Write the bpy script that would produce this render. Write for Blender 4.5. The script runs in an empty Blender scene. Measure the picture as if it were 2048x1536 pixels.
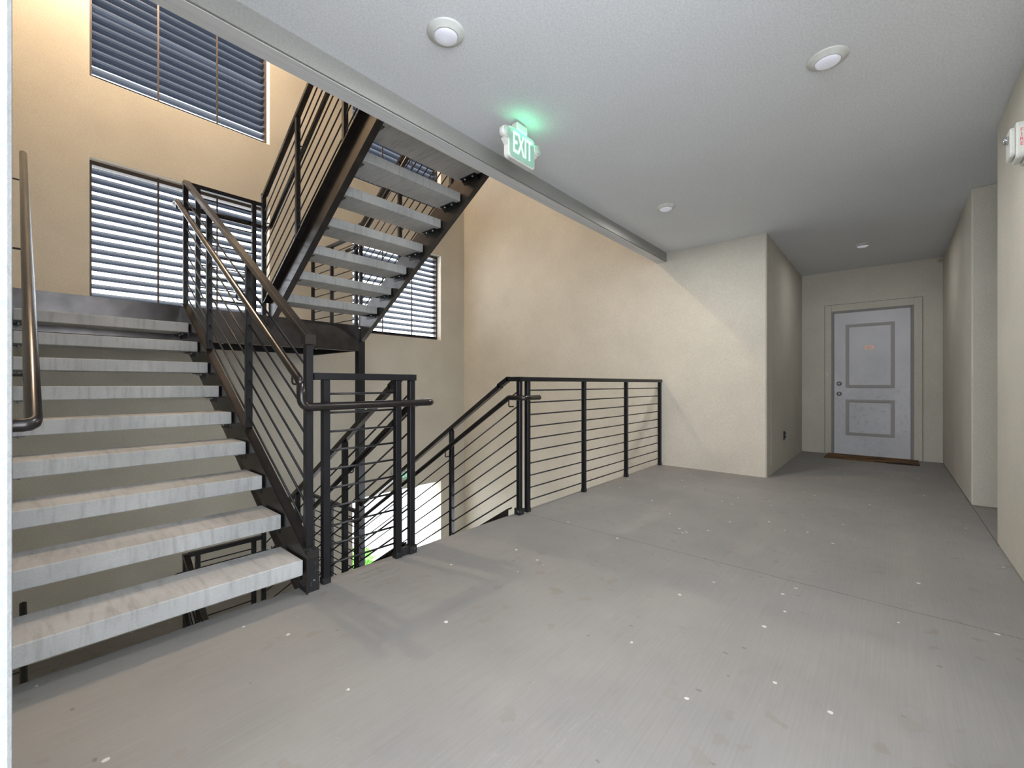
import bpy, bmesh, math, random
from mathutils import Vector, Matrix
random.seed(7)
SC = bpy.context.scene
COL = SC.collection

# ------------------------------------------------------------------ camera
TH = 0.7174                      # angle between the slab edge (+X) and the view direction
cam_d = bpy.data.cameras.new('camera')
cam = bpy.data.objects.new('camera', cam_d); COL.objects.link(cam)
cam_d.sensor_fit = 'HORIZONTAL'; cam_d.sensor_width = 36.0
cam_d.lens = 36.0 * 866.0 / 2048.0
cam_d.clip_start = 0.02; cam_d.clip_end = 400
cam.location = (0, 0, 1.08)
cam.rotation_euler = (math.pi/2, 0, TH - math.pi/2)
SC.camera = cam

# ------------------------------------------------------------------ world, lights, exposure
SC.view_settings.view_transform = 'Standard'
SC.view_settings.look = 'None'
SC.view_settings.gamma = 1.0
SC.view_settings.use_curve_mapping = False
SC.view_settings.exposure = 1.15
w = bpy.data.worlds.new('sky'); SC.world = w; w.use_nodes = True
bgn = w.node_tree.nodes['Background']
bgn.inputs[0].default_value = (0.86, 0.93, 1.0, 1); bgn.inputs[1].default_value = 3.2

def lamp(name, kind, loc, energy, color, rot=(0, 0, 0), **kw):
    l = bpy.data.lights.new(name, kind); l.energy = energy; l.color = color
    for k, v in kw.items(): setattr(l, k, v)
    o = bpy.data.objects.new(name, l); COL.objects.link(o)
    o.location = loc; o.rotation_euler = rot
    return o
LAMP = (0.85, 5.55, 6.16)        # warm lamp under the stairwell roof
lamp('stairwell_lamp_light', 'POINT', LAMP, 128, (1.0, 0.76, 0.53), shadow_soft_size=0.045)

# ------------------------------------------------------------------ materials
def mat(name):
    m = bpy.data.materials.new(name); m.use_nodes = True
    nt = m.node_tree; return m, nt, nt.nodes['Principled BSDF']
def N(nt, t, **kw):
    n = nt.nodes.new(t)
    for k, v in kw.items():
        if k in n.inputs: n.inputs[k].default_value = v
        else: setattr(n, k, v)
    return n
def L(nt, a, b): nt.links.new(a, b)
def coords(nt, scale=(1, 1, 1)):
    g = N(nt, 'ShaderNodeNewGeometry')
    mp = N(nt, 'ShaderNodeMapping'); mp.inputs['Scale'].default_value = scale
    L(nt, g.outputs['Position'], mp.inputs['Vector']); return mp.outputs[0]
def noise(nt, vec, scale, detail=4, rough=.55, dist=0):
    n = N(nt, 'ShaderNodeTexNoise'); n.inputs['Scale'].default_value = scale
    n.inputs['Detail'].default_value = detail; n.inputs['Roughness'].default_value = rough
    n.inputs['Distortion'].default_value = dist
    L(nt, vec, n.inputs['Vector']); return n.outputs['Fac']
def ramp(nt, fac, stops):
    r = N(nt, 'ShaderNodeValToRGB'); e = r.color_ramp.elements
    while len(e) < len(stops): e.new(0.5)
    for q, (p, c) in zip(e, stops):
        q.position = p; q.color = (*c, 1) if len(c) == 3 else c
    L(nt, fac, r.inputs[0]); return r.outputs[0]
def mixc(nt, fac, a, b, mode='MIX'):
    m = N(nt, 'ShaderNodeMix'); m.data_type = 'RGBA'; m.blend_type = mode
    for i, v in ((0, fac), (6, a), (7, b)):
        if isinstance(v, (int, float)): m.inputs[i].default_value = v
        elif isinstance(v, tuple): m.inputs[i].default_value = (*v, 1)
        else: L(nt, v, m.inputs[i])
    return m.outputs[2]
def bump(nt, h, strength, dist=0.002, prev=None):
    b = N(nt, 'ShaderNodeBump'); b.inputs['Strength'].default_value = strength
    b.inputs['Distance'].default_value = dist; L(nt, h, b.inputs['Height'])
    if prev is not None: L(nt, prev, b.inputs['Normal'])
    return b.outputs[0]
def math_(nt, op, a, b=None, c=None):
    m = N(nt, 'ShaderNodeMath'); m.operation = op
    for i, v in enumerate((a, b, c)):
        if v is None: continue
        if isinstance(v, (int, float)): m.inputs[i].default_value = v
        else: L(nt, v, m.inputs[i])
    return m.outputs[0]

def stucco(name, col, b=.5, var=.06):
    m, nt, p = mat(name); v = coords(nt)
    n1 = noise(nt, v, 1.6, 5, .6); n2 = noise(nt, v, 95, 4, .7)
    c = ramp(nt, n1, [(0.3, tuple(x*(1-var) for x in col)), (0.7, tuple(min(1, x*(1+var)) for x in col))])
    c2 = mixc(nt, 1.0, c, ramp(nt, n2, [(0.3, (.84,)*3), (0.65, (1.04,)*3)]), 'MULTIPLY')
    L(nt, c2, p.inputs['Base Color']); p.inputs['Roughness'].default_value = .93
    p.inputs['Specular IOR Level'].default_value = .15
    L(nt, bump(nt, n2, b, .004), p.inputs['Normal']); return m
def plain(name, col, rough=.5, metal=0, emis=None, es=0, spec=.5):
    m, nt, p = mat(name); p.inputs['Base Color'].default_value = (*col, 1)
    p.inputs['Roughness'].default_value = rough; p.inputs['Metallic'].default_value = metal
    p.inputs['Specular IOR Level'].default_value = spec
    v = coords(nt); n = noise(nt, v, 30, 3)
    L(nt, mixc(nt, 1.0, (col), ramp(nt, n, [(0.2, (.93,)*3), (0.8, (1.05,)*3)]), 'MULTIPLY'), p.inputs['Base Color'])
    if emis: p.inputs['Emission Color'].default_value = (*emis, 1); p.inputs['Emission Strength'].default_value = es
    return m

M = {}
M['wall'] = stucco('beige_stucco', (.60, .565, .49))
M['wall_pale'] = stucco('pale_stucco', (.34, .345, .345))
M['ceil'] = stucco('ceiling_paint', (.74, .755, .785), .05, .02)
M['beamside'] = stucco('shaded_stucco', (.30, .295, .275))  # shade on the beam's inner side is put into this darker colour
M['reveal'] = stucco('daylit_reveal_stucco', (.86, .84, .77), .2)  # wall stucco lightened to carry the daylight on the reveals

def steel(name, col=(.030, .029, .032), rough=.36, chips=.0):
    m, nt, p = mat(name); v = coords(nt)
    n = noise(nt, v, 9, 4); n2 = noise(nt, v, 60, 3)
    c = ramp(nt, n, [(0.3, tuple(x*.75 for x in col)), (0.7, tuple(x*1.3 for x in col))])
    if chips:
        geo = N(nt, 'ShaderNodeNewGeometry'); s = N(nt, 'ShaderNodeSeparateXYZ')
        L(nt, geo.outputs['Position'], s.inputs[0])
        ch = math_(nt, 'GREATER_THAN', noise(nt, v, 45, 5, .7), .645)
        c = mixc(nt, ch, c, (.42, .41, .39))
    L(nt, c, p.inputs['Base Color'])
    p.inputs['Metallic'].default_value = .35
    p.inputs['Specular IOR Level'].default_value = .6
    p.inputs['Roughness'].default_value = rough
    return m
M['steel'] = steel('dark_painted_steel', (.011, .011, .014), .36)
M['steel_raw'] = steel('dark_mill_steel', (.065, .058, .056), .24)
M['steel_raw'].node_tree.nodes['Principled BSDF'].inputs['Metallic'].default_value = .75
M['steel_worn'] = steel('worn_painted_steel', (.020, .020, .021), .42, 1)
M['tube'] = steel('handrail_steel', (.055, .050, .050), .25)
M['tube'].node_tree.nodes['Principled BSDF'].inputs['Metallic'].default_value = .85

def concrete_tread(name):
    m, nt, p = mat(name); v = coords(nt); vs = coords(nt, (42, 5, 5))
    n1 = noise(nt, v, 3, 5); n2 = noise(nt, vs, 1.0, 4); n3 = noise(nt, v, 120, 3)
    c = ramp(nt, n1, [(0.3, (.36, .36, .355)), (0.7, (.47, .47, .465))])
    c = mixc(nt, .55, c, ramp(nt, n2, [(0.30, (.62, .62, .60)), (0.52, (1, 1, 1))]), 'MULTIPLY')
    c = mixc(nt, .5, c, ramp(nt, n3, [(0.3, (.85,)*3), (0.7, (1.05,)*3)]), 'MULTIPLY')
    L(nt, c, p.inputs['Base Color']); p.inputs['Roughness'].default_value = .88
    L(nt, bump(nt, n3, .35, .002), p.inputs['Normal']); return m
M['tread'] = concrete_tread('precast_concrete')

def concrete_floor(name, base=(.265, .255, .245), joint=True):
    m, nt, p = mat(name); v = coords(nt)
    big = noise(nt, v, .7, 4, .5, .5); mid = noise(nt, v, 3.2, 5, .6); fine = noise(nt, v, 90, 3, .6)
    c = ramp(nt, big, [(0.3, tuple(x*.88 for x in base)), (0.7, tuple(x*1.08 for x in base))])
    c = mixc(nt, .6, c, ramp(nt, mid, [(0.3, (.86, .87, .88)), (0.7, (1.06, 1.04, 1.02))]), 'MULTIPLY')
    # broom finish along X
    vb = coords(nt, (2.0, 75, 1)); br = noise(nt, vb, 1.6, 3, .6)
    c = mixc(nt, .55, c, ramp(nt, br, [(0.3, (.88,)*3), (0.7, (1.06,)*3)]), 'MULTIPLY')
    # brown-grey blots
    bl = noise(nt, v, 11, 2, .4); ms = noise(nt, v, 1.1, 2)
    sp = math_(nt, 'MULTIPLY', ramp(nt, bl, [(0.635, (0,)*3), (0.68, (1,)*3)]), ramp(nt, ms, [(0.42, (0,)*3), (0.56, (1,)*3)]))
    c = mixc(nt, math_(nt, 'MULTIPLY', sp, .55), c, (.21, .185, .16))
    # soft dirt
    dt = noise(nt, v, 2.3, 4, .7)
    c = mixc(nt, math_(nt, 'MULTIPLY', ramp(nt, dt, [(0.56, (0,)*3), (0.75, (1,)*3)]), .35), c, (.23, .215, .20))
    # white paint flecks
    vo = N(nt, 'ShaderNodeTexVoronoi'); vo.inputs['Scale'].default_value = 6.5; L(nt, v, vo.inputs['Vector'])
    wn = noise(nt, v, 34, 3, .7)
    dd = math_(nt, 'ADD', vo.outputs['Distance'], math_(nt, 'MULTIPLY', wn, .10))
    hit = math_(nt, 'LESS_THAN', dd, .108)
    c = mixc(nt, math_(nt, 'MULTIPLY', hit, .75), c, (.72, .71, .69))
    vo2 = N(nt, 'ShaderNodeTexVoronoi'); vo2.inputs['Scale'].default_value = 9.0; L(nt, coords(nt, (1, .6, 1)), vo2.inputs['Vector'])
    hit2 = math_(nt, 'LESS_THAN', math_(nt, 'ADD', vo2.outputs['Distance'], math_(nt, 'MULTIPLY', wn, .10)), .105)
    c = mixc(nt, math_(nt, 'MULTIPLY', hit2, .6), c, (.14, .12, .10))
    # faint scuffs and drag marks
    sc = noise(nt, coords(nt, (1.3, 2.6, 1)), 2.2, 4, .6, 1.5)
    sl_ = math_(nt, 'LESS_THAN', math_(nt, 'ABSOLUTE', math_(nt, 'SUBTRACT', sc, .5)), .0045)
    sm = ramp(nt, noise(nt, v, 1.9, 2), [(0.52, (0,)*3), (0.62, (1,)*3)])
    c = mixc(nt, math_(nt, 'MULTIPLY', math_(nt, 'MULTIPLY', sl_, sm), .09), c, (.50, .49, .48))
    if joint:
        geo = N(nt, 'ShaderNodeNewGeometry'); s = N(nt, 'ShaderNodeSeparateXYZ'); L(nt, geo.outputs['Position'], s.inputs[0])
        jn = noise(nt, v, 4, 3)
        xx = math_(nt, 'ADD', s.outputs['X'], math_(nt, 'MULTIPLY', math_(nt, 'SUBTRACT', jn, .5), .03))
        j = math_(nt, 'LESS_THAN', math_(nt, 'ABSOLUTE', math_(nt, 'SUBTRACT', xx, 2.80)), .003)
        j3 = math_(nt, 'MULTIPLY', math_(nt, 'LESS_THAN', math_(nt, 'ABSOLUTE', math_(nt, 'ADD', s.outputs['Y'], .548)), .004), math_(nt, 'GREATER_THAN', s.outputs['X'], 4.3))
        j = math_(nt, 'MAXIMUM', j, j3)
        j2 = math_(nt, 'LESS_THAN', math_(nt, 'ABSOLUTE', math_(nt, 'SUBTRACT', xx, 5.68)), .002)
        c = mixc(nt, math_(nt, 'MULTIPLY', math_(nt, 'MAXIMUM', j, math_(nt, 'MULTIPLY', j2, .4)), .75), c, (.10, .09, .08))
    L(nt, c, p.inputs['Base Color'])
    p.inputs['Roughness'].default_value = .62; p.inputs['Specular IOR Level'].default_value = .35
    L(nt, bump(nt, br, .18, .002, bump(nt, fine, .12, .0015)), p.inputs['Normal']); return m
M['floor'] = concrete_floor('broomed_concrete')
M['slab2'] = concrete_floor('landing_concrete', (.33, .31, .28), False)

def beam_mat():
    m, nt, p = mat('painted_wood_board'); v = coords(nt, (1.2, 55, 55))
    n = noise(nt, v, 1.6, 5, .6)
    L(nt, ramp(nt, n, [(0.25, (.50, .505, .51)), (0.5, (.62, .625, .64)), (0.8, (.66, .665, .68))]), p.inputs['Base Color'])
    p.inputs['Roughness'].default_value = .7
    L(nt, bump(nt, n, .35, .002), p.inputs['Normal']); return m
M['beam'] = beam_mat()
M['louver'] = plain('blue_grey_louver', (.055, .068, .10), .33, .3)
M['bronze'] = plain('bronze_mullion', (.085, .068, .06), .45, .3)
M['white'] = plain('white_plastic', (.62, .63, .60), .4)
M['lens'] = plain('frosted_lens', (.62, .62, .70), .3, emis=(.9, .92, 1), es=.10)
M['black'] = plain('black_plastic', (.015, .015, .016), .4)
M['bolt'] = plain('zinc_bolt', (.60, .60, .60), .3, .9)
M['signface'] = plain('green_lit_panel', (.30, .48, .38), .35, emis=(.25, .8, .5), es=.04)
M['green'] = plain('lit_green_letters', (.8, 1, .9), .4, emis=(.42, 1.0, .70), es=.5)
M['lampglass'] = plain('emergency_lamp_glass', (.42, .55, .47), .15)
M['red'] = plain('red_ink', (.75, .10, .12), .5)
M['strobe'] = plain('strobe_reflector', (.45, .45, .47), .12, .8)
M['pink'] = plain('copper_number_plate', (.95, .62, .50), .35, emis=(1, .62, .5), es=.0)
M['ink'] = plain('plate_engraving', (.55, .33, .26), .5)
M['brass'] = plain('brass_fitting', (.62, .52, .30), .3, .9)
M['nickel'] = plain('satin_nickel', (.62, .60, .57), .28, .95)
M['frame'] = plain('grey_door_frame', (.24, .23, .225), .5)
M['mould'] = plain('door_moulding_grey', (.36, .345, .335), .5)
M['asph'] = plain('pale_pavement', (.62, .60, .57), .9)
M['leaf'] = plain('leaf_green', (.16, .42, .05), .6)
M['bark'] = plain('shrub_stem', (.16, .11, .07), .8)

def door_mat():
    m, nt, p = mat('scuffed_grey_door'); v = coords(nt)
    base = (.60, .60, .635)
    n = noise(nt, v, 2, 3)
    c = ramp(nt, n, [(0.3, tuple(x*.93 for x in base)), (0.7, tuple(x*1.08 for x in base))])
    s1 = noise(nt, coords(nt, (1, 1, 1)), 13, 3, .55, 2.2)
    ln = math_(nt, 'LESS_THAN', math_(nt, 'ABSOLUTE', math_(nt, 'SUBTRACT', s1, .5)), .009)
    mk = ramp(nt, noise(nt, v, 17, 2), [(0.47, (0,)*3), (0.55, (1,)*3)])
    geo = N(nt, 'ShaderNodeNewGeometry'); s = N(nt, 'ShaderNodeSeparateXYZ'); L(nt, geo.outputs['Position'], s.inputs[0])
    zz = ramp(nt, math_(nt, 'DIVIDE', s.outputs['Z'], 2.0), [(0.05, (.6,)*3), (0.35, (1,)*3), (0.6, (.35,)*3), (.9, (.05,)*3)])
    f = math_(nt, 'MULTIPLY', math_(nt, 'MULTIPLY', ln, mk), zz)
    c = mixc(nt, math_(nt, 'MULTIPLY', f, .75), c, (.10, .10, .10))
    L(nt, c, p.inputs['Base Color']); p.inputs['Roughness'].default_value = .45; return m
M['door'] = door_mat()
def mat_mat():
    m, nt, p = mat('coir_mat'); v = coords(nt, (9, 2, 1))
    n = noise(nt, v, 1.3, 4, .7); f = noise(nt, coords(nt), 220, 2)
    c = ramp(nt, n, [(0.42, (.025, .015, .010)), (0.50, (.17, .085, .025)), (0.7, (.25, .13, .04))])
    L(nt, c, p.inputs['Base Color']); p.inputs['Roughness'].default_value = .95
    L(nt, bump(nt, f, .8, .004), p.inputs['Normal']); return m
M['coir'] = mat_mat()

# ------------------------------------------------------------------ mesh helpers
class G:
    """collects shapes given in world coordinates; build() links them as ONE mesh object"""
    def __init__(s): s.bm = bmesh.new()
    def box(s, x0, x1, y0, y1, z0, z1):
        vs = [s.bm.verts.new((x, y, z)) for x in (x0, x1) for y in (y0, y1) for z in (z0, z1)]
        for f in ((0,1,3,2), (4,6,7,5), (0,4,5,1), (2,3,7,6), (0,2,6,4), (1,5,7,3)):
            s.bm.faces.new([vs[i] for i in f])
        return s
    def prism(s, pts, axis, a, b):
        """pts: 2-D outline in the plane across axis ('x': (y,z), 'y': (x,z), 'z': (x,y))"""
        def P(p, t): return {'x': (t, p[0], p[1]), 'y': (p[0], t, p[1]), 'z': (p[0], p[1], t)}[axis]
        A = [s.bm.verts.new(P(p, a)) for p in pts]; B = [s.bm.verts.new(P(p, b)) for p in pts]
        s.bm.faces.new(A); s.bm.faces.new(B[::-1])
        for i in range(len(pts)):
            j = (i+1) % len(pts); s.bm.faces.new([A[j], A[i], B[i], B[j]])
        return s
    def tube(s, path, r, seg=12, caps=True):
        P = [Vector(p) for p in path]; rings = []; up = None
        for i, p in enumerate(P):
            t = (P[min(i+1, len(P)-1)] - P[max(i-1, 0)]).normalized()
            if up is None:
                up = Vector((0, 0, 1)) if abs(t.z) < .9 else Vector((1, 0, 0))
            n = (up - t*up.dot(t)).normalized(); up = n; b = t.cross(n)
            rings.append([s.bm.verts.new(p + n*(r*math.cos(2*math.pi*k/seg)) + b*(r*math.sin(2*math.pi*k/seg))) for k in range(seg)])
        for A, B in zip(rings, rings[1:]):
            for k in range(seg):
                f = s.bm.faces.new([A[k], A[(k+1) % seg], B[(k+1) % seg], B[k]]); f.smooth = True
        if caps: s.bm.faces.new(rings[0][::-1]); s.bm.faces.new(rings[-1])
        return s
    def bar(s, p, q, wx, wz):
        """rectangular bar from p to q; wx across (horizontal), wz in the vertical plane of the bar"""
        p = Vector(p); q = Vector(q); t = (q-p).normalized()
        side = Vector((0, 0, 1)).cross(t)
        side = side.normalized() if side.length > 1e-6 else Vector((1, 0, 0))
        up = t.cross(side)
        R = []
        for c in (p, q):
            R.append([s.bm.verts.new(c + side*a*wx/2 + up*b*wz/2) for a, b in ((-1,-1), (1,-1), (1,1), (-1,1))])
        A, B = R
        s.bm.faces.new(A[::-1]); s.bm.faces.new(B)
        for i in range(4):
            j = (i+1) % 4; s.bm.faces.new([A[i], A[j], B[j], B[i]])
        return s
    def lathe(s, prof, center, axis='z', seg=40):
        """prof: (radius, height) list, revolved about axis through center"""
        c = Vector(center); rings = []
        def pt(r, h, a):
            u, v = r*math.cos(a), r*math.sin(a)
            return c + Vector({'z': (u, v, h), 'y': (u, h, v), 'x': (h, u, v)}[axis])
        for r, h in prof:
            if r < 1e-6: rings.append([s.bm.verts.new(pt(0, h, 0))])
            else: rings.append([s.bm.verts.new(pt(r, h, 2*math.pi*k/seg)) for k in range(seg)])
        for A, B in zip(rings, rings[1:]):
            for k in range(seg):
                j = (k+1) % seg
                if len(A) == 1 and len(B) == 1: continue
                if len(A) == 1: f = s.bm.faces.new([A[0], B[j], B[k]])
                elif len(B) == 1: f = s.bm.faces.new([A[k], A[j], B[0]])
                else: f = s.bm.faces.new([A[k], A[j], B[j], B[k]])
                f.smooth = True
        return s
    def build(s, name, m, parent=None, bevel=0, label=None, origin=None):
        bmesh.ops.recalc_face_normals(s.bm, faces=s.bm.faces[:])
        if bevel:
            es = [e for e in s.bm.edges if len(e.link_faces) == 2 and e.calc_face_angle(0) > .5]
            bmesh.ops.bevel(s.bm, geom=es, offset=bevel, segments=1, affect='EDGES', profile=.5)
        wo = Vector((0, 0, 0))
        if parent is not None: wo = world_loc(parent)
        if origin is None:
            if parent is None:
                xs = [v.co for v in s.bm.verts]
                origin = Vector((sum(v.x for v in xs)/len(xs), sum(v.y for v in xs)/len(xs), min(v.z for v in xs)))
            else: origin = wo
        origin = Vector(origin)
        bmesh.ops.translate(s.bm, verts=s.bm.verts[:], vec=-origin)
        me = bpy.data.meshes.new(name); s.bm.to_mesh(me); s.bm.free()
        if m is not None: me.materials.append(m)
        o = bpy.data.objects.new(name, me); COL.objects.link(o)
        if parent is not None: o.parent = parent
        o.location = origin - wo
        if label: o['label'] = label
        return o
def world_loc(o):
    v = Vector(o.location)
    while o.parent is not None: o = o.parent; v = v + Vector(o.location)
    return v
def thing(name, label, cat, loc, group=None):
    o = bpy.data.objects.new(name, None); COL.objects.link(o); o.location = loc
    o.empty_display_size = .1
    o['label'] = label; o['category'] = cat
    if group: o['group'] = group
    return o
def tag(o, label, cat, group=None):
    o['label'] = label; o['category'] = cat
    if group: o['group'] = group
    return o
def struct(o, label=None):
    o['kind'] = 'structure'
    if label: o['label'] = label
    return o
def copy_tree(o, parent=None):
    c = o.copy(); COL.objects.link(c)
    if parent is not None: c.parent = parent
    for ch in list(o.children): copy_tree(ch, c)
    return c
def dup(o, loc, label, group=None):
    c = copy_tree(o); c.location = loc; c['label'] = label
    if group: c['group'] = group
    return c
def text_mesh(txt, name, m, parent, size, mtx, depth=.001, sx=1.0, bold=0.0):
    cu = bpy.data.curves.new(name, 'FONT'); cu.body = txt; cu.size = size; cu.extrude = depth; cu.offset = bold
    cu.align_x = 'CENTER'; cu.align_y = 'CENTER'
    t = bpy.data.objects.new(name, cu); COL.objects.link(t)
    dg = bpy.context.evaluated_depsgraph_get(); dg.update()
    me = bpy.data.meshes.new_from_object(t.evaluated_get(dg))
    bpy.data.objects.remove(t); bpy.data.curves.remove(cu)
    me.name = name; me.transform(Matrix.Diagonal((sx, 1, 1, 1)))
    me.transform(mtx); me.transform(Matrix.Translation(-world_loc(parent)))
    me.materials.clear(); me.materials.append(m)
    o = bpy.data.objects.new(name, me); COL.objects.link(o); o.parent = parent
    return o
def fillet(path, r, n=6):
    P = [Vector(p) for p in path]; out = [P[0]]
    for a, b, c in zip(P, P[1:], P[2:]):
        d1 = (a-b).normalized(); d2 = (c-b).normalized()
        ang = d1.angle(d2)
        if ang > 3.10: out.append(b); continue
        rr = min(r/math.tan(ang/2), (a-b).length*.48, (c-b).length*.48)
        p1 = b + d1*rr; p2 = b + d2*rr
        for k in range(n+1):
            t = k/n; out.append(p1*(1-t)**2 + b*2*t*(1-t) + p2*t*t)
    out.append(P[-1]); return out

# ------------------------------------------------------------------ dimensions
YE, XE, YW = 2.357, 5.68, 6.18      # slab edge, end wall, window wall
ZC, ZU = 2.82, 3.378                # ceiling, top of the slab above
DZ = -3.378                         # one storey down
RUN, RISE = .2794, .1778
ZL = 1.778                          # landing
YLAND = 4.78
XL = -.17                           # left wall of the stair shaft
YR, XD, YC = -.547, 8.33, 1.067     # right wall, door wall, corridor left wall
ZR = 6.3                            # roof of the stairwell
WR0 = 1.2
XB0 = -3.2                          # open end of the walkway behind the camera

# ------------------------------------------------------------------ structure
struct(G().box(XB0, XD, -1.75, YE, -.30, 0).build('floor', M['floor']))
struct(G().box(XB0, 9.2, -1.75, YE-.11, ZC, ZU).build('ceiling', M['ceil']))
g = G(); g.box(XL, XE, YE-.11, YE-.045, 2.70, ZU); g.box(XL, XE, YE-.0435, YE, 2.70, ZU); g.box(XL, XE, YE, YE+.012, 2.715, ZU); struct(g.build('trim_1', M['beam']), 'painted edge beam between walkway ceiling and stairwell')
struct(G().box(XL, XE, YE-.125, YE-.1105, 2.703, ZC).build('trim_9', M['beamside']), 'inner side of the edge beam, coloured dark for its shade')
# end wall block (faces the stairwell and the walkway, its side is the corridor's left wall)
struct(G().box(XE, XE+.25, YC, YW+.25, DZ, ZR).build('wall_end', M['wall'], bevel=.012))
struct(G().box(XE+.25, XD, YC, YC+.25, -.3, ZC).build('wall_corridor', M['wall']))
struct(G().box(XD+.02, XD+.25, YR-.3, YC+.3, -.3, ZC).build('wall_door', M['wall']))
# right wall with the recess
struct(G().box(WR0, 4.36, YR-.25, YR, 0, ZC).build('wall_right', M['wall'], bevel=.01))
struct(G().box(5.58, XD+.02, YR-1.2, YR, 0, ZC).build('wall_right_far', M['wall'], bevel=.01))
struct(G().box(4.11, 5.83, -1.75, -1.55, 0, ZC).build('wall_recess', M['wall']))
struct(G().box(4.11, 4.36, -1.55, YR-.25, 0, ZC).build('wall_recess_side', M['wall']))
# left: pale pier close to the camera and the shaft's left wall
struct(G().box(-.45, -.0040, .95, 1.2, 0, ZC).build('wall_left_near', M['wall_pale'], bevel=.004))
g = G(); g.box(XL-.25, XL, 1.2, YW+.25, DZ, ZR)
struct(g.build('wall_left', M['wall']))
struct(G().box(-.45-.2, -.45, .95, 1.2, 0, ZC).build('wall_left_back', M['wall_pale']))
# window wall, one shell with its five openings
WX = [(.493, 2.21), (3.38, 5.11)]
g = G()
rows = [(1.875, 3.42), (4.24, 5.78)]
ztop = ZR
xs = [XL-.25, WX[0][0], WX[0][1], WX[1][0], WX[1][1], XE+.25]
Y0, Y1 = YW, YW+.25
zb = [DZ, -.69, rows[0][0], rows[0][1], rows[1][0], rows[1][1], ztop]
for i in range(5):
    for j in range(6):
        opening = (i in (1, 3) and j in (2, 4)) or (i == 3 and j == 0)
        if not opening: g.box(xs[i], xs[i+1], Y0, Y1, zb[j], zb[j+1])
bmesh.ops.remove_doubles(g.bm, verts=g.bm.verts[:], dist=1e-5)
bad = {}
for f in g.bm.faces:
    k = tuple(round(c, 4) for c in f.calc_center_median()); bad.setdefault(k, []).append(f)
dele = [f for v in bad.values() if len(v) > 1 for f in v]
bmesh.ops.delete(g.bm, geom=dele, context='FACES_ONLY')
struct(g.build('wall_window', M['wall']))
struct(G().box(XL-.25, XE+.25, YE, YW+.22, ZR, ZR+.2).build('ceiling_stairwell', M['ceil']))
struct(G().box(XL-.25, XE+.25, -1.75, YE, ZR, ZR+.2).build('ceiling_upper_walkway', M['ceil']))
struct(G().box(XL-.25, XE+.25, -1.95, -1.75, ZU, ZR).build('wall_upper_back', M['wall']))
struct(G().box(XL-.25, XL, -1.75, 1.2, ZU, ZR).build('wall_upper_left', M['wall']))
struct(G().box(XE, XE+.25, -1.75, YC, ZU, ZR).build('wall_upper_end', M['wall']))
# ground storey
struct(G().box(XB0, XE+.25, -1.75, YW+.22, DZ-.2, DZ).build('floor_ground', M['slab2']))
struct(G().box(XB0, XE+.25, -1.95, -1.75, DZ, -.30).build('wall_ground_back', M['wall']))
struct(G().box(-40, 45, YW+.22, 60, DZ-.22, DZ-.02).build('ground', M['asph']))

# windows: frame, mullions and fixed louver blades
def louver_window(n, x0, x1, z0, z1, label, odd={}):
    t = thing('window_%d' % n, label, 'window', ((x0+x1)/2, YW+.1, z0)); t['kind'] = 'structure'
    del t['category']
    yl = 6.325
    fr = G(); fw = .03
    fr.box(x0, x0+fw, yl-.04, yl+.04, z0, z1); fr.box(x1-fw, x1, yl-.04, yl+.04, z0, z1)
    fr.box(x0+fw, x1-fw, yl-.04, yl+.04, z0, z0+.035); fr.box(x0+fw, x1-fw, yl-.04, yl+.04, z1-.045, z1)
    fr.build('window_frame', M['bronze'], t)
    L_ = G(); p = .0935; z = z0 + .05; k = 0
    hw, hs = (.0475, .0205) if z0 > 4 else (.042, .0175)
    while z < z1 - .04:
        a = odd.get(k, 0)
        ca, sa = math.cos(a), math.sin(a)
        prof = []
        for u in (-1, -.5, 0, .5, 1):
            yy = u*hw; zz = -u*hs + .011*(1-u*u)
            prof.append((yl + yy*ca - zz*sa, z + yy*sa + zz*ca))
        prof += [(y, zz-.0035) for y, zz in prof[::-1]]
        L_.prism(prof, 'x', x0+fw, x1-fw)
        z += p; k += 1
    L_.build('louver_blades', M['louver'], t)
    for i in (1, 2):
        xm = x0 + (x1-x0)*i/3
        G().box(xm-.008, xm+.008, yl-.06, yl-.0475, z0, z1).build('mullion', M['bronze'], t)
    return t
louver_window(1, *WX[0], *rows[0], 'louvered window at the lower left beside the landing, light showing between blades')
louver_window(2, *WX[0], *rows[1], 'louvered window high at the upper left, blades nearly closed', odd={0: .04, 1: .17, 2: .04, 8: .14})
louver_window(3, *WX[1], *rows[0], 'louvered window to the right, behind the upper stair flight')
louver_window(4, *WX[1], *rows[1], 'high louvered window seen between the upper treads')
# reveals of the openings, daylight on them put into a paler stucco
for i, (x0, x1) in enumerate(WX):
    for z0, z1 in rows:
        g = G(); e = .004
        g.box(x0-.0, x0+e, YW+.002, YW+.245, z0, z1); g.box(x1-e, x1, YW+.002, YW+.245, z0, z1)
        g.box(x0+e, x1-e, YW+.002, YW+.245, z1-e, z1); g.box(x0+e, x1-e, YW+.002, YW+.245, z0, z0+e)
        struct(g.build('trim_%d' % (2 + i*2 + (z0 > 3)), M['reveal']))

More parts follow.
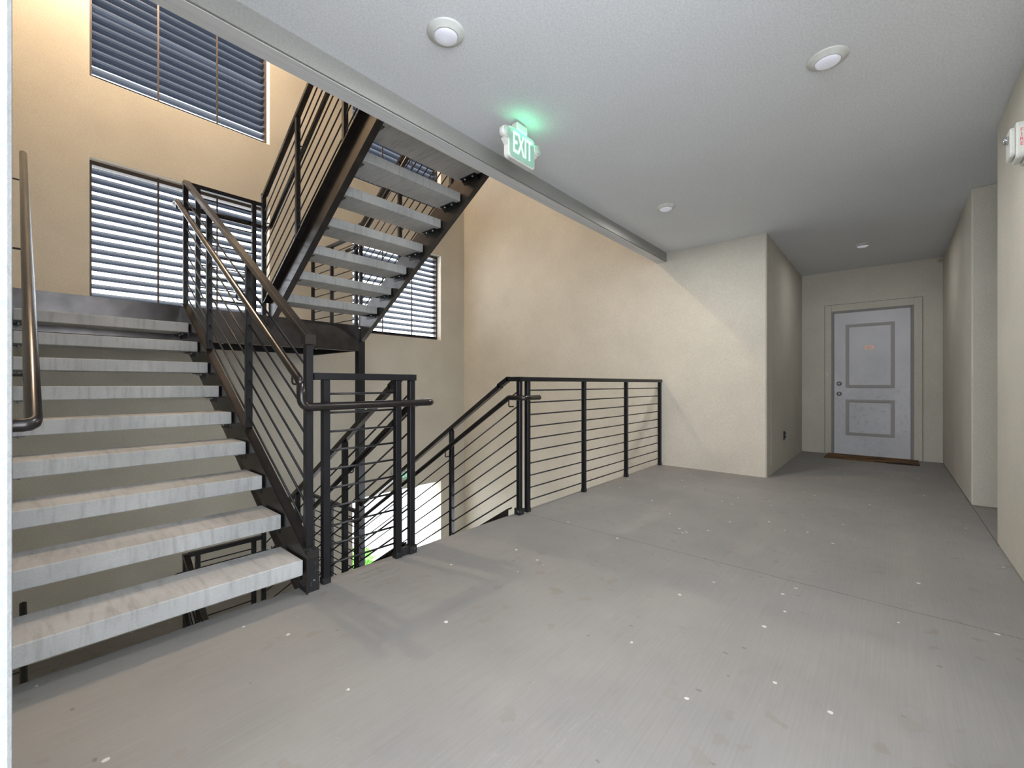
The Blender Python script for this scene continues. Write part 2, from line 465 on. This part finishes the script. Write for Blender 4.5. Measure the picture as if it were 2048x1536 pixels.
# ------------------------------------------------------------------ stair flights
TD = .283; TT = .080
def tread_proto(x0, x1):
    w_ = x1-x0
    g = G().box(0, w_, 0, TD, -TT, 0); return g
def flight(name, label, x0, x1, ynose, zfirst, sgn, n, ext0, ext1):
    """x0..x1: outer faces of the stringers; first nosing at (ynose, zfirst); sgn=+1 climbs towards +Y"""
    t = thing(name, label, 'stairs', ((x0+x1)/2, ynose, zfirst-RISE), 'stair flights in the stairwell')
    sl = RISE/RUN
    def zl(y): return zfirst + sl*(y-ynose)*sgn        # line through the nosings
    # stringers: channels with the web inside and flanges turned outwards
    for side, xo in ((-1, x0), (1, x1)):
        ya, yb = ynose - sgn*ext0, ynose + sgn*(n*RUN) + sgn*ext1
        top, bot = .025, -.300
        xi = xo - side*.055
        g = G()
        g.prism([(ya, zl(ya)+top), (yb, zl(yb)+top), (yb, zl(yb)+bot), (ya, max(zl(ya)+bot, zfirst-RISE+.0) if sgn > 0 else zl(ya)+bot)], 'x', xi, xi+side*.008)
        for zz, th in ((top, -.012), (bot, .012)):
            g.prism([(ya, zl(ya)+zz), (yb, zl(yb)+zz), (yb, zl(yb)+zz+th), (ya, zl(ya)+zz+th)], 'x', xi+side*.008, xo)
        g.build('stringer', M['steel_raw'], t)
    xa, xb = x0+.065, x1-.065
    me = None
    for k in range(n):
        yn = ynose + sgn*k*RUN; z = zfirst + k*RISE
        y0 = yn if sgn > 0 else yn - TD
        if me is None:
            o = G().box(xa, xb, y0, y0+TD, z-TT, z).build('tread', M['tread'], t, bevel=.004, origin=(xa, y0, z)); me = o
        else:
            o = me.copy(); COL.objects.link(o)
            o.location = Vector((xa, y0, z)) - world_loc(t)
        # angle brackets with two bolts under both ends
        for side, xe in ((-1, xa), (1, xb)):
            yb0 = y0+.05; yb1 = y0+TD-.045
            g = G()
            xs_ = sorted((xe - side*.045, xe + side*.004))
            g.box(xs_[0], xs_[1], yb0, yb1, z-TT-.007, z-TT-.0005)
            xw = sorted((xe + side*.004, xe + side*.0098))
            g.box(xw[0], xw[1], yb0, yb1, z-TT-.04, z-TT+.02)
            br = g.build('tread_bracket', M['steel'], t)
            for yy in (yb0+.045, yb1-.045):
                G().lathe([(0, 0), (.0085, 0), (.0085, -.008), (.004, -.012), (0, -.012)], (xe - side*.024, yy, z-TT-.007), 'z', 8).build('bolt', M['bolt'], br)
    return t
XA0, XA1 = -.078, 1.034
XB_0, XB_1 = 1.646, 2.763
NA, NB = 9, 8
YA = 2.267; YB = 4.665
fl_a = flight('stair_flight', 'flight of concrete treads climbing from the walkway at the left of the photo', XA0, XA1, YA, RISE, 1, NA, .02, -.005)
fl_b = flight('stair_flight', 'upper flight seen from below, climbing from the landing up to the beam', XB_0, XB_1, YB, ZL+RISE, -1, NB, .105, .02)
dup(fl_a, Vector(fl_a.location)+Vector((0, 0, DZ)), 'bottom flight under the near treads, leading down to the ground')
dup(fl_b, Vector(fl_b.location)+Vector((0, 0, DZ)), 'flight going down from the walkway between the black guardrails')

# newel shoe at the foot of flight A and stringer ends at the head of flight C
g = G(); g.box(.985, 1.05, 2.262, 2.345, 0, .215)
g.build('end_plate', M['steel_worn'], fl_a)

# ------------------------------------------------------------------ landings
def landing(z, label):
    t = thing('stair_landing', label, 'landing', (1.35, 5.45, z), 'half landings at the window wall')
    G().box(XL+.012, 2.70, YLAND+.06, YW-.004, z-.075, z-.002).build('landing_slab', M['slab2'], t)
    g = G()
    g.box(XL+.004, 2.695, YLAND, YLAND+.010, z-.305, z); g.box(XL+.004, 2.695, YLAND+.010, YLAND+.06, z-.305, z-.293)
    g.box(XL+.004, 2.695, YLAND+.010, YLAND+.055, z-.012, z)
    g.build('front_channel', M['steel_raw'], t)
    g = G()
    g.box(2.70, 2.71, YLAND+.11, YW-.004, z-.305, z); g.box(2.66, 2.70, YLAND+.11, YW-.004, z-.305, z-.293)
    g.build('side_channel', M['steel'], t)
    G().box(XL+.012, 2.69, YW-.07, YW-.006, z-.28, z-.08).build('joist', M['steel'], t)
    G().box(XL+.012, 2.69, 5.42, 5.47, z-.235, z-.078).build('joist', M['steel'], t)
    for x in (1.12, 1.30, 1.55, 2.2):
        G().lathe([(0, 0), (.011, 0), (.011, -.008), (0, -.010)], (x, YLAND+.035, z-.305), 'z', 8).build('bolt', M['bolt'], t)
    return t
ld = landing(ZL, 'half landing in front of the lower windows, dark steel channel edge')
dup(ld, Vector(ld.location)+Vector((0, 0, DZ)), 'half landing one storey below, reached by the descending flight')
col = G().box(2.70, 2.785, YLAND+.012, YLAND+.10, DZ, ZL-.03).build('steel_column', M['steel'], bevel=.004)
tag(col, 'dark square steel column carrying the right corner of the landings', 'column')
g = G(); g.box(2.66, 2.83, YLAND-.03, YLAND+.14, DZ, DZ+.012); g.build('base_plate', M['steel_worn'], col)

# ------------------------------------------------------------------ guardrails
PW = .038; GH = 1.14
def post(x, y, z0, z1, t, m='steel', w=PW):
    o = G().box(x-w/2, x+w/2, y-w/2, y+w/2, z0, z1).build('post', M[m], t, bevel=.0025)
    return o
def shoe(x, y, z, t):
    G().box(x-.021, x+.021, y-.021, y+.021, z, z+.032).build('post_foot', M['steel_worn'], t)
BR = .0062
def level_guard(name, label, xs_, y, z, ext=(.02, .02), group=None, axis='x', along=None, shoes=True, bar_from=None, skip_posts=()):
    """horizontal guard; xs_ = post positions along the axis, y = the fixed coordinate"""
    a, b = xs_[0], xs_[-1]
    P = (lambda s_, zz: (s_, y, zz)) if axis == 'x' else (lambda s_, zz: (y, s_, zz))
    t = thing(name, label, 'guardrail', P((a+b)/2, z), group)
    g = G(); g.bar(P(a-ext[0], z+GH-.019), P(b+ext[1], z+GH-.019), .045, .038)
    g.build('top_rail', M['steel'], t, bevel=.003)
    for i, s_ in enumerate(xs_):
        if i in skip_posts: continue
        p = P(s_, z)
        post(p[0], p[1], z+.001, z+GH-.038, t)
        if shoes: shoe(p[0], p[1], z+.001, t)
    for k in range(10):
        zz = z + .095 + k*.1035
        G().tube([P(a, zz), P(b, zz)], BR, 8).build('infill_bar', M['steel'], t)
    return t
def slope_guard(name, label, x, ya, yb, line, posts, group=None, pre=None, post_ext=None, newels=(), newel_base=None, nz=(0, 0)):
    """sloped guard in the plane x; line(y) = z of the nosing line; rail from ya to yb"""
    t = thing(name, label, 'guardrail', (x, ya, line(ya)), group)
    pts = [(x, ya, line(ya)+GH-.019), (x, yb, line(yb)+GH-.019)]
    g = G()
    g.bar(pts[0], pts[1], .045, .038)
    if pre is not None:   # level run at the low or high end
        g.bar((x, pre, pts[0][2]), (x, ya, pts[0][2]), .045, .038)
    if post_ext is not None:
        g.bar((x, yb, pts[1][2]), (x, post_ext, pts[1][2]), .045, .038)
    g.build('top_rail', M['steel_raw'], t, bevel=.003)
    for y_ in posts:
        post(x, y_, line(y_)+.02, line(y_)+GH-.04, t)
    for y_, zb_, zt_ in newels:
        post(x, y_, zb_, zt_, t)
    lo, hi = min([ya, yb]), max([ya, yb])
    for k in range(8):
        dz = .10 + k*.122
        G().tube([(x, lo, line(lo)+dz), (x, hi, line(hi)+dz)], BR, 8).build('infill_bar', M['steel'], t)
    return t
SL = RISE/RUN
lineA = lambda y: RISE + SL*(y-YA)
lineB = lambda y: ZL + RISE + SL*(YB-y)
XG = (1.014, 1.666, 2.743)
YG = 2.31; YN = 4.82
GRP = 'black steel guardrails of the stair'
gA = slope_guard('stair_guardrail', 'sloping guardrail on the right side of the left flight, climbing to the landing', XG[0], YG, YLAND, lineA, [3.20, 4.09], GRP,
                 newels=[(YG, .0, lineA(YG)+GH-.03), (YN, ZL-.02, ZL+GH-.03)], post_ext=YN+.02)
G().box(XG[0]-.028, XG[0]+.028, YG-.03, YG+.028, lineA(YG)+GH-.06, lineA(YG)+GH-.005).build('newel_cap', M['steel_raw'], gA, bevel=.003)
gB = slope_guard('stair_guardrail', 'sloping guardrail on the left side of the upper flight, rising to the beam', XG[1], 4.78, 2.52, lineB, [4.01, 3.16], GRP,
                 newels=[(YN, ZL-.02, lineB(4.78)+GH-.02)], pre=YN+.02)
gBr = slope_guard('stair_guardrail', 'guardrail on the right side of the upper flight, seen between its treads', XG[2], 4.78, 2.52, lineB, [4.01, 3.16], GRP,
                 newels=[(YN, ZL-.02, lineB(4.78)+GH-.02)], pre=YN+.02)
gF = level_guard('landing_guardrail', 'short guardrail on the front edge of the landing between both flights', [1.106, 1.574], YN, ZL, (.07, .07), GRP, shoes=False)
gS = level_guard('landing_guardrail', 'guardrail on the right side of the landing, seen behind the upper treads', [4.93, 5.55, 6.10], XG[2], ZL, (.08, .03), GRP, axis='y', shoes=False)
# the same one storey below
D = Vector((0, 0, DZ))
dup(gA, Vector(gA.location)+D, 'sloping guardrail of the bottom flight, glimpsed below the near treads')
gC = dup(gB, Vector(gB.location)+D, 'left sloping guardrail of the descending flight, behind the short walkway guardrail')
gCr = dup(gBr, Vector(gBr.location)+D, 'right sloping guardrail of the descending flight, ending at the long walkway guardrail')
dup(gF, Vector(gF.location)+D, 'short guardrail of the lower landing, seen between the two lowest near treads')
dup(gS, Vector(gS.location)+D, 'right side guardrail of the lower landing, dim behind the descending rails')
for o, x in ((gC, XG[1]), (gCr, XG[2])):       # head of the descending rails at the walkway
    post(x, 2.312, .001, GH-.038, o); G().box(x-.026, x+.026, 2.285, 2.345, .001, .052).build('post_foot', M['steel_worn'], o)
    g = G(); g.bar((x, 2.285, GH-.019), (x, 2.44, GH-.019), .045, .038); g.bar((x, 2.425, GH-.014), (x, 2.54, GH-.08), .045, .038)
    g.build('top_rail_end', M['steel'], o)
    for k in range(8):
        dz = .10 + k*.122
        G().tube([(x, 2.312, dz+.075), (x, 2.53, dz-.064)], BR, 8).build('infill_bar', M['steel'], o)
gW1 = level_guard('walkway_guardrail', 'short level guardrail between the left newel and the descending flight', [1.106, 1.562], YG, 0, (.07, .125), GRP)
gW2 = level_guard('walkway_guardrail', 'long level guardrail along the walkway edge up to the end wall', [2.847, 3.744, 4.665, 5.640], YG, 0, (.125, .035), GRP)
g = G().box(1.582, 1.645, YG-.012, YG+.015, .002, .05); g.build('foot_link', M['steel_worn'], gW1)

# ------------------------------------------------------------------ handrails
def bracket(x, y, z, side, t, wall_x=None, axis='x'):
    """rod from a post at wall_x out and up to the underside of the tube at (x,y,z)"""
    wx = wall_x
    if axis == 'x': path = [(wx, y, z-.075), (x, y, z-.075), (x, y, z-.012)]
    else: path = [(x, wx, z-.075), (x, y, z-.075), (x, y, z-.012)]
    G().tube(fillet(path, .014, 4), .0055, 8).build('bracket', M['steel'], t)
HR = .0205
def hA(y): return lineA(y)+.93
def hB(y): return lineB(y)+.93
xi0, xi1 = .945, 1.735
t = thing('handrail', 'inner tube handrail rising along the left flight and wrapping around to the upper flight', 'handrail', (xi0, YG, .9), 'round tube handrails')
zt = ZL+.93
path = [(xi0, 2.235, 1.075), (xi0, 2.262, hA(2.262)), (xi0, YLAND, zt+.0), (xi0, 4.905, zt), (xi1, 4.905, zt), (xi1, 4.83, zt+.0), (xi1, 2.45, hB(2.45))]
G().tube(fillet(path, .05), HR, 16).build('rail_tube', M['tube'], t)
for y_ in (2.34, 3.20, 4.09, 4.80): bracket(xi0, y_, hA(y_), 1, t, XG[0]-.019)
for y_ in (4.80, 4.01, 3.16): bracket(xi1, y_, hB(y_), 1, t, XG[1]+.019)
hU = t
t = thing('handrail', 'tube handrail wrapping level past the short walkway guardrail and going down the flight', 'handrail', (xi1, 2.23, .9), 'round tube handrails')
zf = .962
lb = lambda y: hB(y)+DZ; la = lambda y: hA(y)+DZ
path = [(xi0, 2.235, 1.085), (xi0, 2.232, zf), (xi1+.045, 2.232, zf), (xi1+.045, 2.34, zf), (xi1, 2.42, lb(2.42)), (xi1, 4.83, zt+DZ), (xi1, 4.905, zt+DZ), (xi0, 4.905, zt+DZ), (xi0, 4.78, zt+DZ), (xi0, 2.6, la(2.6))]
G().tube(fillet(path, .05), HR+.001, 16).build('rail_tube', M['tube'], t)
for y_ in (2.40, 3.16, 4.01, 4.80): bracket(xi1, y_, lb(y_), 1, t, XG[1]+.019)
for y_ in (3.20, 4.09, 4.80): bracket(xi0, y_, la(y_), 1, t, XG[0]-.019)
xr = 2.665
t = thing('handrail', 'tube handrail on the right of the descending flight with level rounded end', 'handrail', (xr, 2.3, .9), 'round tube handrails')
path = [(2.875, 2.205, .968), (xr, 2.205, .968), (xr, 2.36, .968), (xr, 4.78, lb(4.78)), (xr, 4.95, lb(4.78))]
G().tube(fillet(path, .035), HR, 16).build('rail_tube', M['tube'], t)
for y_ in (2.36, 3.16, 4.01, 4.80): bracket(xr, y_, lb(y_) if y_ > 2.4 else .968, -1, t, XG[2]-.019)
t = thing('handrail', 'tube handrail on the right of the upper flight, glimpsed between treads', 'handrail', (xr, 4.9, 2.6), 'round tube handrails')
path = [(xr, 5.02, zt), (xr, 4.83, zt), (xr, 2.45, hB(2.45))]
G().tube(fillet(path, .035), HR, 16).build('rail_tube', M['tube'], t)
for y_ in (4.80, 4.01, 3.16): bracket(xr, y_, hB(y_), -1, t, XG[2]-.019)
xw = .036
t = thing('handrail', 'thick shiny tube handrail on the left wall of the left flight, close to the camera', 'handrail', (xw, 2.0, .9), 'round tube handrails')
path = [(XL-.0, 1.985, .955), (xw, 1.985, .955), (xw, 4.9, .955+SL*(4.9-1.985))]
G().tube(fillet(path, .022, 3), HR, 20).build('rail_tube', M['tube'], t)
for y_ in (2.35, 3.4, 4.5):
    zz = .955+SL*(y_-1.985); bracket(xw, y_, zz, 1, t, XL)
t = thing('handrail', 'tube handrail on the left wall of the bottom flight, barely visible under the treads', 'handrail', (xw, 2.0, .9+DZ), 'round tube handrails')
path = [(XL, 1.985, .955+DZ), (xw, 1.985, .955+DZ), (xw, 4.9, .955+SL*(4.9-1.985)+DZ)]
G().tube(fillet(path, .022, 3), HR, 16).build('rail_tube', M['tube'], t)
for y_ in (2.35, 3.4, 4.5):
    zz = .955+SL*(y_-1.985)+DZ; bracket(xw, y_, zz, 1, t, XL)

# ------------------------------------------------------------------ ceiling lights
def ceiling_light(x, y, label, lens='lens'):
    t = thing('ceiling_light', label, 'ceiling light', (x, y, ZC-.03), 'round ceiling lights of the walkway')
    G().lathe([(0, 0), (.092, 0), (.093, -.004), (.088, -.009), (.072, -.014), (.064, -.022), (.060, -.024), (.058, -.016), (0, -.016)], (x, y, ZC), 'z', 48).build('trim_ring', M['white'], t)
    G().lathe([(.0585, -.014), (.056, -.024), (.045, -.031), (.025, -.035), (0, -.036)], (x, y, ZC), 'z', 40).build('lens', M[lens], t)
    return t
for (x_, y_, e_) in ((1.40, 1.655, 5), (2.85, .25, 6), (4.20, 1.66, 12), (6.95, .255, 2.2)):
    lamp('ceiling_light_glow', 'AREA', (x_, y_, ZC-.042), e_, (1.0, .98, .96), shape='DISK', size=.11)
c0 = ceiling_light(1.40, 1.655, 'round ceiling light nearest the camera, left of the exit sign')
lpos = Vector((1.40, 1.655, 0))
for (x, y), lab in (((2.85, .25), 'round ceiling light at the upper right of the photo'),
                    ((4.20, 1.66), 'round ceiling light near the end wall, beyond the exit sign'),
                    ((6.95, .255), 'round ceiling light in the corridor in front of the door')):
    dup(c0, Vector(c0.location)+Vector((x-1.40, y-1.655, 0)), lab)

# ------------------------------------------------------------------ exit sign
def exit_sign(loc, label, main=True):
    x, y, z = loc                     # centre of the body; face looks towards -Y
    t = thing('exit_sign', label, 'exit sign', (x, y, z-.11), 'green exit signs')
    W, H = .272, .205
    out = []
    r = .03
    for cx_, cz_, a0 in ((W/2-r, H/2-r, 0), (-W/2+r, H/2-r, 90), (-W/2+r, -H/2+r, 180), (W/2-r, -H/2+r, 270)):
        for k in range(6):
            a = math.radians(a0+k*18); out.append((x+cx_+r*math.cos(a), z+cz_+r*math.sin(a)))
    G().prism(out, 'y', y-.022, y+.022).build('housing', M['white'], t, bevel=.004)
    out2 = [(x+(a-x)*.93, z+(b-z)*.90) for a, b in out]
    G().prism(out2, 'y', y-.0245, y-.0222).build('lit_panel', M['signface'], t)
    mtx = Matrix.Translation((x, y-.0265, z)) @ Matrix.Rotation(math.pi/2, 4, 'X')
    text_mesh('EXIT', 'letters', M['green'], t, .195, mtx, .0012, .50, .001)
    G().box(x-.055, x+.055, y-.025, y+.025, z+H/2, z+H/2+.052 if main else z+H/2+.02).build('canopy', M['white'], t, bevel=.006)
    for s_ in (-1, 1):
        cx_ = x+s_*(W/2+.022); cz_ = z+.045
        g = G(); g.lathe([(0, .020), (.028, .020), (.037, .010), (.037, -.012), (.034, -.026), (.0305, -.026), (.0305, -.018), (0, -.018)], (cx_, y-.005, cz_), 'y', 28)
        g.bar((x+s_*(W/2-.02), y, z-.02), (cx_-s_*.0, y, cz_-.025), .03, .035)
        h = g.build('lamp_head', M['white'], t)
        G().lathe([(.030, -.020), (.025, -.029), (.012, -.033), (0, -.034)], (cx_, y-.005, cz_), 'y', 24).build('lamp_glass', M['lampglass'], h)
    if main:
        lamp('exit_sign_glow', 'AREA', (x+.01, y-.055, z+.065), .085, (.10, 1.0, .42), rot=(math.radians(158), 0, 0), shape='RECTANGLE', size=.23, size_y=.012)
    return t
exit_sign((2.21, 1.86, 2.645), 'white exit sign with green letters hanging from the walkway ceiling')
exit_sign((4.24, YW-.03, -.42), 'exit sign over the ground storey opening, seen through the railings', False)

# ------------------------------------------------------------------ fire alarm, outlet, sprinkler, doorbell
t = thing('fire_alarm', 'white fire alarm horn with red lettering on the right wall at the photo edge', 'fire alarm', (3.48, YR+.02, 2.25))
def panel(x0, x1, z0, z1, cut):
    return [(x0+cut, z0), (x1-cut, z0), (x1, z0+cut), (x1, z1-cut), (x1-cut, z1), (x0+cut, z1), (x0, z1-cut), (x0, z0+cut)]
G().prism(panel(3.405, 3.555, 2.245, 2.455, .010), 'y', YR+.001, YR+.020).build('back_box', M['white'], t, bevel=.002)
G().prism(panel(3.412, 3.548, 2.255, 2.445, .014), 'y', YR+.020, YR+.052).build('horn_body', M['white'], t, bevel=.006)
G().prism(panel(3.425, 3.535, 2.272, 2.425, .014), 'y', YR+.052, YR+.072).build('front_plate', M['white'], t, bevel=.005)
G().lathe([(.0, .022), (.010, .021), (.019, .015), (.021, 0), (0, 0)], (3.470, YR+.072, 2.375), 'y', 20).build('strobe_lamp', M['strobe'], t)
for i, ch in enumerate('FIRE'):
    mtx = Matrix.Translation((3.4115, YR+.034, 2.392-i*.0235)) @ Matrix.Rotation(-math.pi/2, 4, 'Z') @ Matrix.Rotation(math.pi/2, 4, 'X')
    text_mesh(ch, 'letter', M['red'], t, .027, mtx, .0006, .9)

t = thing('wall_outlet', 'small black outlet with open cover low on the corridor left wall', 'outlet', (6.76, YC-.01, .33))
G().box(6.715, 6.785, YC-.008, YC, .33, .45).build('cover_plate', M['black'], t, bevel=.002)
for zz in (.358, .405): G().prism([(6.728, zz), (6.772, zz), (6.772, zz+.030), (6.750, zz+.037), (6.728, zz+.030)], 'y', YC-.022, YC-.008).build('socket', M['black'], t, bevel=.001)

t = thing('fire_sprinkler', 'small brass sprinkler head high on the wall at the corridor corner', 'sprinkler', (8.28, -.50, 2.74))
G().tube([(8.35, -.515, 2.765), (8.26, -.515, 2.765)], .010, 12).build('pipe_stub', M['brass'], t)
G().lathe([(.0, 0), (.022, 0), (.022, -.004), (.0, -.004)], (8.345, -.515, 2.765), 'x', 18).build('escutcheon', M['white'], t)
g = G(); g.lathe([(.0, 0), (.014, 0), (.014, -.003), (0, -.003)], (8.235, -.515, 2.765), 'x', 12)
g.tube([(8.262, -.504, 2.765), (8.245, -.501, 2.765), (8.232, -.513, 2.765)], .0025, 6); g.tube([(8.262, -.526, 2.765), (8.245, -.529, 2.765), (8.232, -.517, 2.765)], .0025, 6)
g.build('deflector', M['brass'], t)

# ------------------------------------------------------------------ door wall
XF = XD+.02                      # face of the door wall
t = thing('door_1', 'grey two-panel apartment door with scuffs at the end of the corridor', 'door', (XD, .21, 0)); t['kind'] = 'structure'; del t['category']
y0, y1 = -.222, .648; zt_ = 2.165
g = G()
g.box(XF-.018, XF, y1+.035, .764, 0, 2.30); g.box(XF-.018, XF, -.344, y0-.035, 0, 2.30); g.box(XF-.018, XF, y0-.035, y1+.035, zt_+.035, 2.30)
g.build('stucco_surround', M['wall'], t, bevel=.003)
g = G()
g.box(XF-.006, XF, .764, .772, 0, 2.308); g.box(XF-.006, XF, -.352, -.344, 0, 2.308); g.box(XF-.006, XF, -.344, .764, 2.30, 2.308)
g.build('shadow_line', M['frame'], t)  # dark strip imitating the thin shadow at the surround's outer edge
g = G()
g.box(XF-.014, XF, y1+.002, y1+.035, 0, zt_+.035); g.box(XF-.014, XF, y0-.035, y0-.002, 0, zt_+.035); g.box(XF-.014, XF, y0-.002, y1+.002, zt_+.002, zt_+.035)
g.build('door_frame', M['frame'], t, bevel=.003)
G().box(XF-.008, XF+.0, y0, y1, .015, zt_).build('door_leaf', M['door'], t)
for (a, b, c, d) in ((.510, -.055, 1.02, 1.985), (.510, -.055, .30, .845)):     # ya > yb, z0, z1
    g = G(); w_ = .045
    for k, (o_, h_) in enumerate(((0, .006), (.015, .012), (.030, .005))):
        ya_, yb_, z0_, z1_ = a-o_, b+o_, c+o_, d-o_; ww = .015
        X0, X1 = XF-.008-h_, XF-.008
        g.box(X0, X1, ya_-ww, ya_, z0_, z1_); g.box(X0, X1, yb_, yb_+ww, z0_, z1_)
        g.box(X0, X1, yb_+ww, ya_-ww, z0_, z0_+ww); g.box(X0, X1, yb_+ww, ya_-ww, z1_-ww, z1_)
    g.build('panel_moulding', M['mould'], t)
for zz in (1.085, .930):
    h = G().lathe([(0, -.004), (.031, -.004), (.031, 0), (0, 0)], (XF-.008, .588, zz), 'x', 24).build('deadbolt' if zz > 1 else 'door_knob', M['black'], t)
    G().lathe([(0, -.034), (.016, -.032), (.022, -.022), (.020, -.010), (.014, -.0045), (0, -.0045)], (XF-.008, .588, zz), 'x', 24).build('lock_face', M['nickel'], h)
pl = G().box(XF-.0125, XF-.008, .175, .285, 1.595, 1.655).build('number_plate', M['pink'], t)
mtx = Matrix.Translation((XF-.0130, .230, 1.625)) @ Matrix.Rotation(-math.pi/2, 4, 'Z') @ Matrix.Rotation(math.pi/2, 4, 'X')
text_mesh('201', 'number', M['ink'], pl, .044, mtx, .0006)
G().box(XF-.045, XF, y0, y1, 0, .014).build('threshold', M['nickel'], t, bevel=.003)
t = thing('doorbell', 'small white doorbell button beside the grey door', 'doorbell', (XF-.02, .735, 1.20))
G().box(XF-.027, XF-.018, .722, .748, 1.195, 1.265).build('button_plate', M['white'], t, bevel=.003)
G().lathe([(0, -.004), (.007, -.004), (.008, 0), (0, 0)], (XF-.027, .735, 1.23), 'x', 14).build('button', M['lens'], t)
g = G()
random.seed(3)
pts = []
ym0, ym1, xm0, xm1 = -.30, .72, 7.80, XF-.05
n = 26
for k in range(n): pts.append((xm0+random.uniform(-.012, .012), ym0+(ym1-ym0)*k/n))
for k in range(6): pts.append((xm0+(xm1-xm0)*k/6, ym1+random.uniform(-.01, .01)))
pts.append((xm1, ym1)); pts.append((xm1, ym0))
g.prism(pts, 'z', .001, .014)
tag(g.build('doormat', M['coir']), 'worn dark brown doormat lying in front of the grey door', 'doormat')

# ------------------------------------------------------------------ greenery outside the ground storey opening
def shrub(x, y, z, r, label, seed):
    random.seed(seed)
    t = thing('shrub', label, 'shrub', (x, y, z), 'green shrubs outside the ground storey opening')
    g = G()
    for k in range(520):
        a = random.uniform(0, 2*math.pi); u = random.uniform(-.6, 1); rr = r*random.uniform(.55, 1)
        c = Vector((x+rr*math.cos(a)*math.sqrt(1-u*u*.9), y+rr*math.sin(a)*math.sqrt(1-u*u*.9), z+r*1.05+rr*u))
        d = Vector((random.gauss(0, 1), random.gauss(0, 1), random.gauss(0, 1))).normalized(); e = d.orthogonal().normalized()
        l, w_ = r*.16, r*.07
        vs = [g.bm.verts.new(c-d*l), g.bm.verts.new(c+e*w_), g.bm.verts.new(c+d*l), g.bm.verts.new(c-e*w_)]
        g.bm.faces.new(vs)
    g.build('foliage', M['leaf'], t)
    g = G()
    for k in range(6):
        a = k*1.05
        g.tube([(x, y, z), (x+.2*r*math.cos(a), y+.2*r*math.sin(a), z+.6*r), (x+.6*r*math.cos(a), y+.6*r*math.sin(a), z+1.3*r)], .012, 6)
    g.build('stems', M['bark'], t)
shrub(4.55, 8.3, DZ-.02, .55, 'leafy green shrub outside the ground storey opening', 1)

# roof lamp whose light fills the stairwell (above the frame)
t = thing('stairwell_lamp', 'round lamp under the stairwell roof above the upper left window', 'lamp', (LAMP[0], LAMP[1], ZR-.1))
G().lathe([(0, 0), (.11, 0), (.11, -.03), (.10, -.04), (0, -.04)], (LAMP[0], LAMP[1], ZR), 'z', 32).build('lamp_base', M['white'], t)
